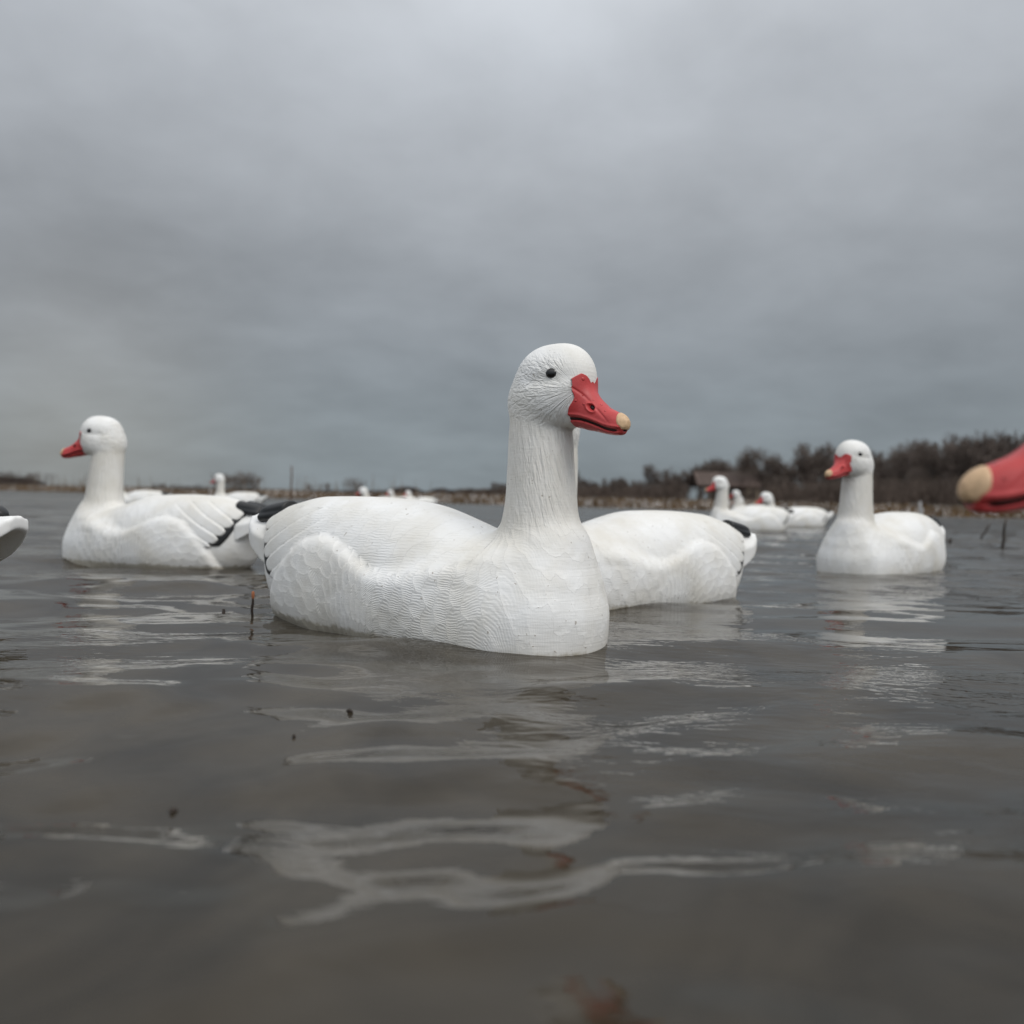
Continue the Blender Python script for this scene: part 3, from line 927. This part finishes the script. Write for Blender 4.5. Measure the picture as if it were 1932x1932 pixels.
def bare_tree(seed, H=7.0, spread=.45, twigmat=TWIG, trunk_r=.11, first=.28, multi=1):
    r = random.Random(seed)
    trunk = Sticks(); crown = Sticks()
    def rv(d, a):
        v = Vector((r.gauss(0, 1), r.gauss(0, 1), r.gauss(0, 1))); v = (v - v.dot(d) * d).normalized()
        return (d * math.cos(a) + v * math.sin(a)).normalized()
    def grow(p, d, L, rad, lev):
        n = 3 if lev < 3 else 2
        for i in range(n):
            q = p + d * (L / n)
            r2 = rad * (1 - .22)
            (trunk if lev <= 1 else crown).seg(p, q, max(rad, .015), max(r2, .012), 5 if lev <= 1 else 3)
            p = q; rad = r2
            d = (rv(d, r.uniform(.05, .22)) + Vector((0, 0, .10))).normalized()
            if lev > 0 and lev < 5:
                for _ in range(1 if lev < 3 else 2):
                    if r.random() < .92:
                        grow(p, rv(d, r.uniform(.45, .95)), L * r.uniform(.45, .68), rad * .62, lev + 1)
        if lev < 5:
            for _ in range(2 if lev > 0 else 3):
                grow(p, rv(d, r.uniform(.2, spread + .2)), L * r.uniform(.62, .8), rad * .8, lev + 1)
    for k in range(multi):
        d0 = Vector((r.gauss(0, .07 if multi == 1 else .28), r.gauss(0, .07 if multi == 1 else .28), 1)).normalized()
        grow(Vector((0, 0, -.1)), d0, H * first, trunk_r, 0)
    top = max(v[2] for v in crown.V)
    root = empty('bare_tree')
    sc = H / top
    for st in (trunk, crown): st.V = [np.array(v) * sc for v in st.V]
    mn = 0.0042 * H / 7      # keep the finest twigs from vanishing
    trunk.build('trunk', BARK, root); crown.build('crown', twigmat, root)
    return root


PROTO = [bare_tree(11, 7, .45), bare_tree(12, 7, .35, TWIG, .10, .32), bare_tree(13, 7, .55, TWIG, .12, .26), bare_tree(14, 7, .40, TWIG2, .09, .34),
         bare_tree(15, 7, .5, TWIG, .08, .22, 3)]


def at_px(u, Y, z=None):
    x = (u - 966) / FPX * Y
    return x, Y, float(ground_z(np.array(x), np.array(Y)))


PROF = curve1([300, 560, 780, 870, 950, 1000, 1095, 1200, 1300, 1420, 1480, 1600, 1650, 1700, 1740, 1780, 1860, 1900, 1960, 2300],
              [6, 8, 12, 20, 30, 34, 42, 50, 58, 62, 66, 80, 84, 88, 92, 96, 104, 104, 100, 100])   # height of the wood above the horizon, in frame pixels
usedp = set()


def put_tree(k, u, Y, hpx, label, group=None, rz=None):
    src = PROTO[k]
    o = src if k not in usedp else copy_tree(src)
    usedp.add(k)
    x, y, z = at_px(u, Y)
    H = CAM_H + hpx / FPX * Y - z
    s = H / 7.0
    o.location = (x, y, z); o.scale = (s, s, s); o.rotation_euler = (0, 0, random.uniform(0, 6.28) if rz is None else rz)
    tag(o, label, 'tree', group)
    return o


put_tree(3, 1390, 78, 112, 'rounded pale bare tree standing alone above the cabin roof', rz=.4)
put_tree(0, 1806, 72, 150, 'tallest bare tree of the far wood, at right with a dark leaning trunk', rz=1.0)
put_tree(2, 1845, 74, 132, 'broad dark bare tree just right of the tallest tree', rz=2.0)
put_tree(1, 1555, 76, 124, 'upright bare tree in the wood just left of the right-hand goose head', rz=.0)
put_tree(1, 1522, 74, 116, 'slender bare tree with brown crown, second from the right-hand goose head', rz=2.4)
put_tree(3, 1478, 80, 100, 'thin pale bare tree between the cabin and the right-hand goose', rz=3.3)
put_tree(0, 1690, 73, 118, 'dark bare tree just right of the right-hand goose head', rz=.2)
put_tree(2, 1752, 75, 116, 'bushy bare tree midway between the right-hand goose and the tallest tree', rz=4.2)
GW = 'bare trees of the far wood'
LW = 'crowded leafless tree of the far wood %s'
rt = random.Random(4)
for i in range(130):
    u = 930 + (2330 - 930) * (i + rt.random()) / 130
    Y = rt.uniform(66, 104)
    if 1300 < u < 1430: Y = rt.uniform(88, 104)
    hp = float(PROF(u)) * rt.choice([.7, .85, 1.0, 1.2, 1.45]) * rt.uniform(.93, 1.05)
    put_tree(rt.choice([0, 1, 2, 4, 4]), u, Y, hp, LW % ('between the near goose neck and the cabin' if u < 1300 else 'behind the cabin' if u < 1430 else 'between the cabin and the right-hand goose' if u < 1580 else 'right of the right-hand goose'), GW)

# undergrowth in front of and between the trunks
def build_brush():
    st = Sticks(); r = random.Random(9)
    for i in range(4200):
        u = r.uniform(860, 2350); Y = r.uniform(46, 92)
        x, y, z = at_px(u, Y)
        if 1292 < u < 1435 and (Y > 50 or r.random() < .5): continue
        hp = float(PROF(u)) * (.22 + .42 * r.random()**1.4)
        H = max(.5, CAM_H + hp / FPX * Y - z)
        for _ in range(5):
            a = r.uniform(0, 6.28); l = r.uniform(.02, .28)
            p = Vector((x, y, z - .05)); d = Vector((math.cos(a) * l, math.sin(a) * l, 1)).normalized()
            q = p + d * H * r.uniform(.5, .8)
            st.seg(p, q, .030, .022, 3)
            for _ in range(3):
                b = r.uniform(0, 6.28)
                st.seg(q, q + (d + Vector((math.cos(b) * .45, math.sin(b) * .45, 0))).normalized() * H * r.uniform(.2, .5), .018, .010, 3)
    o = st.build('brush', BRUSH, None)
    tag(o, 'tangled dark brown undergrowth beneath the far wood', 'brush', kind='stuff')


build_brush()

def build_far_wood():
    """the low dark wood on the horizon far behind the marsh, one mass"""
    st = Sticks(); r = random.Random(19)
    prof = curve1([-300, -60, 30, 62, 95, 300, 420, 560, 720, 770, 800, 830, 860, 900, 980, 1100], [14, 18, 22, 20, 5, 7, 9, 9, 12, 22, 12, 20, 15, 18, 26, 26])
    for i in range(5200):
        u = r.uniform(-500, 1100); Y = r.uniform(150, 240)
        x, y, z = at_px(u, Y)
        hp = float(prof(u)) * r.uniform(.5, 1.05)
        H = max(.6, CAM_H + hp / FPX * Y - z)
        p = Vector((x, y, z - .1))
        q = p + Vector((r.uniform(-.1, .1), r.uniform(-.1, .1), .45)) * H
        st.seg(p, q, .12, .08, 3)
        for _ in range(9):
            b = r.uniform(0, 6.28); l = H * r.uniform(.25, .5)
            d = Vector((math.cos(b) * .6, math.sin(b) * .6, 1)).normalized()
            e = q + d * l
            st.seg(q, e, .08, .05, 3)
            b += 1.2
            st.seg(q + d * l * .5, q + d * l * .5 + Vector((math.cos(b) * .8, math.sin(b) * .8, .7)).normalized() * l * .6, .06, .03, 3)
    o = st.build('far_wood', simple_mat('distant_bare_wood', (.085, .072, .070), .95, .2, .3, .1), None)
    tag(o, 'low dark line of woods on the horizon behind the marsh', 'woods', kind='stuff')


build_far_wood()

def thicket(u, Y, H, w, label, n=26, seed=1, mat=None):
    st = Sticks(); tk = Sticks(); r = random.Random(seed)
    x, y, z = at_px(u, Y)
    for i in range(n):
        a = r.uniform(0, 6.28); d = Vector((math.cos(a) * r.uniform(.05, .45), math.sin(a) * r.uniform(.05, .45), 1)).normalized()
        p = Vector((r.uniform(-w, w), r.uniform(-w, w) * .6, 0)); L = H * r.uniform(.15, .5)
        q = p + d * L; tk.seg(p, q, .013, .009, 4)
        for _ in range(5):
            b = r.uniform(0, 6.28); e = (d + Vector((math.cos(b), math.sin(b), 0)) * .35).normalized()
            m_ = q + e * H * r.uniform(.2, .35); st.seg(q, m_, .008, .005, 3)
            for _ in range(4):
                b = r.uniform(0, 6.28)
                st.seg(m_, m_ + (e + Vector((math.cos(b), math.sin(b), .1)) * .5).normalized() * H * r.uniform(.1, .25), .005, .002, 3)
    root = empty('bare_shrub', (x, y, z))
    tk.build('stems', BARK, root); st.build('twigs', mat or TWIG2, root)
    tag(root, label, 'shrub', 'bare shrubs on the marsh')


thicket(428, 34, .95, .45, 'bare twiggy shrub just right of the distant upright decoy at left', seed=2)
thicket(466, 35, 1.0, .40, 'bare twiggy shrub between the upright distant decoy and the wooden stake', seed=3)
thicket(40, 44, 1.0, 1.1, 'low brown shrub on the marsh at the far left, left of the left goose bill', 40, 4, BRUSH)
thicket(600, 36, .55, .5, 'low thin shrub just right of the wooden stake', 14, 5)
thicket(665, 34, .85, .35, 'sparse shrub midway between the stake and the far decoys', 12, 6)
thicket(335, 37, .45, .9, 'low dark shrub between the left goose neck and the upright distant decoy', 30, 7, BRUSH)

# ------------------------------------------------------------------ cabin in the trees
def box(V, F, x0, x1, y0, y1, z0, z1):
    b = len(V)
    for z in (z0, z1):
        for (x, y) in ((x0, y0), (x1, y0), (x1, y1), (x0, y1)): V.append((x, y, z))
    for f in ((0, 3, 2, 1), (4, 5, 6, 7), (0, 1, 5, 4), (1, 2, 6, 5), (2, 3, 7, 6), (3, 0, 4, 7)): F.append(tuple(b + i for i in f))


def boxes(name, L, mat, parent, bev=.01):
    V = []; F = []
    for l in L: box(V, F, *l)
    o = mesh_np(name, np.array(V, float), np.array(F), mat, parent, smooth=False)
    if bev:
        m = o.modifiers.new('bevel', 'BEVEL'); m.width = bev; m.segments = 2
    return o


def build_cabin():
    Y = 80.0; x0 = (1308 - 966) / FPX * Y; x1 = (1424 - 966) / FPX * Y
    z0 = float(ground_z(np.array(x0), np.array(Y))) - .05
    c = (x0 + x1) / 2; w = (x1 - x0) / 2
    root = empty('cabin', (c, Y, z0))
    tag(root, 'brown-roofed wooden cabin with a dark open porch standing among the bare trees', 'cabin')
    wood = simple_mat('weathered_brown_boards', (.075, .055, .045), .85, .3, 2.5, .2)
    pale = simple_mat('pale_tan_siding', (.26, .21, .155), .8, .15, 2, .2)
    roofm = simple_mat('rusty_brown_roof_metal', (.085, .060, .050), .7, .25, 1.5, .3)
    darkm = simple_mat('dark_window_glass', (.012, .012, .014), .25, .2, 1, .5)
    boxes('wall', [(-w * .35, w * .96, -1.6, 1.9, 0, 1.75)], wood, root)
    boxes('side_panel', [(w * .55, w * .965, -1.63, -1.603, .25, 1.62)], pale, root)
    boxes('window', [(w * .05, w * .35, -1.64, -1.603, .75, 1.4)], darkm, root)
    boxes('door', [(-w * .25, -w * .02, -1.64, -1.603, .05, 1.55)], darkm, root)
    boxes('porch_floor', [(-w * .97, -w * .35, -1.6, 1.9, .1, .28)], wood, root)
    for px_ in (-w * .95, -w * .66, -w * .38):
        boxes('post', [(px_ - .06, px_ + .06, -1.58, -1.46, .28, 1.72)], wood, root)
    boxes('railing', [(-w * .94, -w * .40, -1.56, -1.50, .85, .95), (-w * .94, -w * .40, -1.56, -1.50, .45, .52)], wood, root)
    # gable roof with eaves, 8 cm thick
    V = []; F = []
    ez, rz = 1.76, 2.95
    for sgn in (-1, 1):
        b = len(V)
        for xx in (-w * 1.02, w * 1.02):
            V += [(xx, .15 + sgn * 2.05, ez - .1), (xx, .15, rz), (xx, .15, rz - .09), (xx, .15 + sgn * 2.05, ez - .19)]
        for f in ((0, 1, 5, 4), (3, 7, 6, 2), (0, 4, 7, 3), (0, 3, 2, 1), (4, 5, 6, 7)): F.append(tuple(b + i for i in f))
    mesh_np('roof', np.array(V, float), np.array(F), roofm, root, smooth=False)
    for sx in (-1, 1):
        Vg = np.array([(sx * w * o_, yy, zz) for o_ in (.95, .91) for (yy, zz) in ((-1.6, 1.752), (1.9, 1.752), (.15, rz - .12))], float)
        mesh_np('gable', Vg, [np.array([(0, 1, 2), (3, 5, 4)]), np.array([(0, 3, 4, 1), (1, 4, 5, 2), (2, 5, 3, 0)])], wood, root, smooth=False)


build_cabin()


# ------------------------------------------------------------------ stakes, stems and floating scraps
def tube(path, radii, k=10, cap=True):
    V = []; F = []
    P = [Vector(p) for p in path]
    for i, p in enumerate(P):
        d = (P[min(i + 1, len(P) - 1)] - P[max(i - 1, 0)]).normalized()
        u = d.cross(Vector((0, 1, .1))).normalized(); v = d.cross(u)
        for j in range(k):
            a = 2 * math.pi * j / k
            V.append(p + (u * math.cos(a) + v * math.sin(a)) * radii[i])
    for i in range(len(P) - 1):
        for j in range(k):
            F.append((i * k + j, i * k + (j + 1) % k, (i + 1) * k + (j + 1) % k, (i + 1) * k + j))
    T = []
    V.append(P[-1]); c = len(V) - 1; b = (len(P) - 1) * k
    for j in range(k): T.append((b + j, b + (j + 1) % k, c))
    return np.array([tuple(v) for v in V]), [np.array(F), np.array(T)]


STEM = simple_mat('dark_dead_stem', (.030, .020, .014), .6, .3, 90, .4)
CUT = simple_mat('orange_cut_wood', (.30, .11, .05), .7, .2, 90, .3)
WOOD = simple_mat('weathered_stake_wood', (.14, .105, .085), .85, .25, 12, .2)


def stem(name, u, w, hgt, rad, label, cat, mat=STEM, lean=(0, 0), group=None, cut=False, bends=4, seed=0):
    """stands in the water where its foot shows in the photograph"""
    r = random.Random(seed)
    d = CAM_H * FPX / w                      # w = pixels of the foot below the horizon
    x = (u - 966) / FPX * d
    wz = float(wave_h(np.array([x]), np.array([d]))[0]) if d < 10 else 0.0
    root_z = -.03
    path = []; rad_ = []
    for i in range(bends + 2):
        t = i / (bends + 1)
        path.append((lean[0] * t + r.uniform(-1, 1) * rad * .5, lean[1] * t + r.uniform(-1, 1) * rad * .3, root_z + (hgt - root_z) * t)); rad_.append(rad * (1.05 - .25 * t) * r.uniform(.9, 1.15))
    rad_[-1] *= .8
    V, F = tube(path, rad_)
    if cut:
        root = empty(name, (x, d, wz)); mesh_np('stalk', V, F, mat, root)
        p = Vector(path[-1])
        V2, F2 = tube([p + Vector((0, 0, -.007)), p + Vector((0, 0, -.003)), p + Vector((0, 0, .003)), p + Vector((0, 0, .0045))], [rad * .9, rad * 1.1, rad * 1.0, rad * .4])
        mesh_np('tip', V2, F2, CUT, root)
        tag(root, label, cat, group); return root
    o = mesh_np(name, V, F, mat); o.location = (x, d, wz)
    tag(o, label, cat, group); return o


stem('dead_reed', 480, 236, .036, .0024, 'small upright dark stem with an orange tip beside the rear of the nearest goose', 'stem', cut=True, seed=1)
stem('broken_reed', 425, 219, .009, .0040, 'tiny dark stub just breaking the surface left of the orange-tipped stem', 'stem', seed=2, bends=2)
stem('dead_reed', 1626, 127, .024, .0030, 'short dark stem in front of the breast of the right-hand goose', 'stem', seed=3)
stem('dead_reed', 1893, 70, .150, .0080, 'tallest dark stem standing in the open water at the right', 'stem', lean=(.012, 0), seed=4)
stem('dead_reed', 1846, 54, .115, .0070, 'leaning dark stem left of the tallest one in the open water at the right', 'stem', lean=(.085, 0), seed=5)
stem('broken_reed', 1791, 66, .035, .0080, 'short stub just right of the tail of the right-hand goose', 'stem', lean=(.01, 0), seed=6)
stem('wooden_stake', 549, 27, .58, .0150, 'weathered upright wooden stake beyond the black wing tip of the nearest goose', 'stake', WOOD, seed=7)
stem('pale_post', 1736, 15.2, .36, .045, 'short pale post at the waterline right of the right-hand goose neck', 'post', simple_mat('pale_grey_post', (.42, .42, .42), .7, .15, 12), seed=8)


def scrap(u, w, sx, sy, label, seed):
    d = CAM_H * FPX / w; x = (u - 966) / FPX * d
    V, F = ellipsoid((0, 0, 0), (sx, sy, .0018), 14, 8)
    r = np.random.default_rng(seed); V = V * (1 + .25 * r.normal(size=(len(V), 1)))
    z = float(wave_h(np.array([x]), np.array([d]))[0])
    o = mesh_np('leaf_scrap', V, F, STEM); o.location = (x, d, z + .0008); o.rotation_euler = (0, 0, r.random() * 3)
    tag(o, label, 'debris', 'scraps floating on the water')


scrap(337, 572, .0026, .0018, 'dark floating scrap in the empty water at lower left', 1)
scrap(668, 403, .0040, .0015, 'thin dark scrap floating left of the reflection of the nearest goose', 2)
scrap(563, 455, .0026, .0012, 'dark scrap floating below and left of the thin scrap', 3)
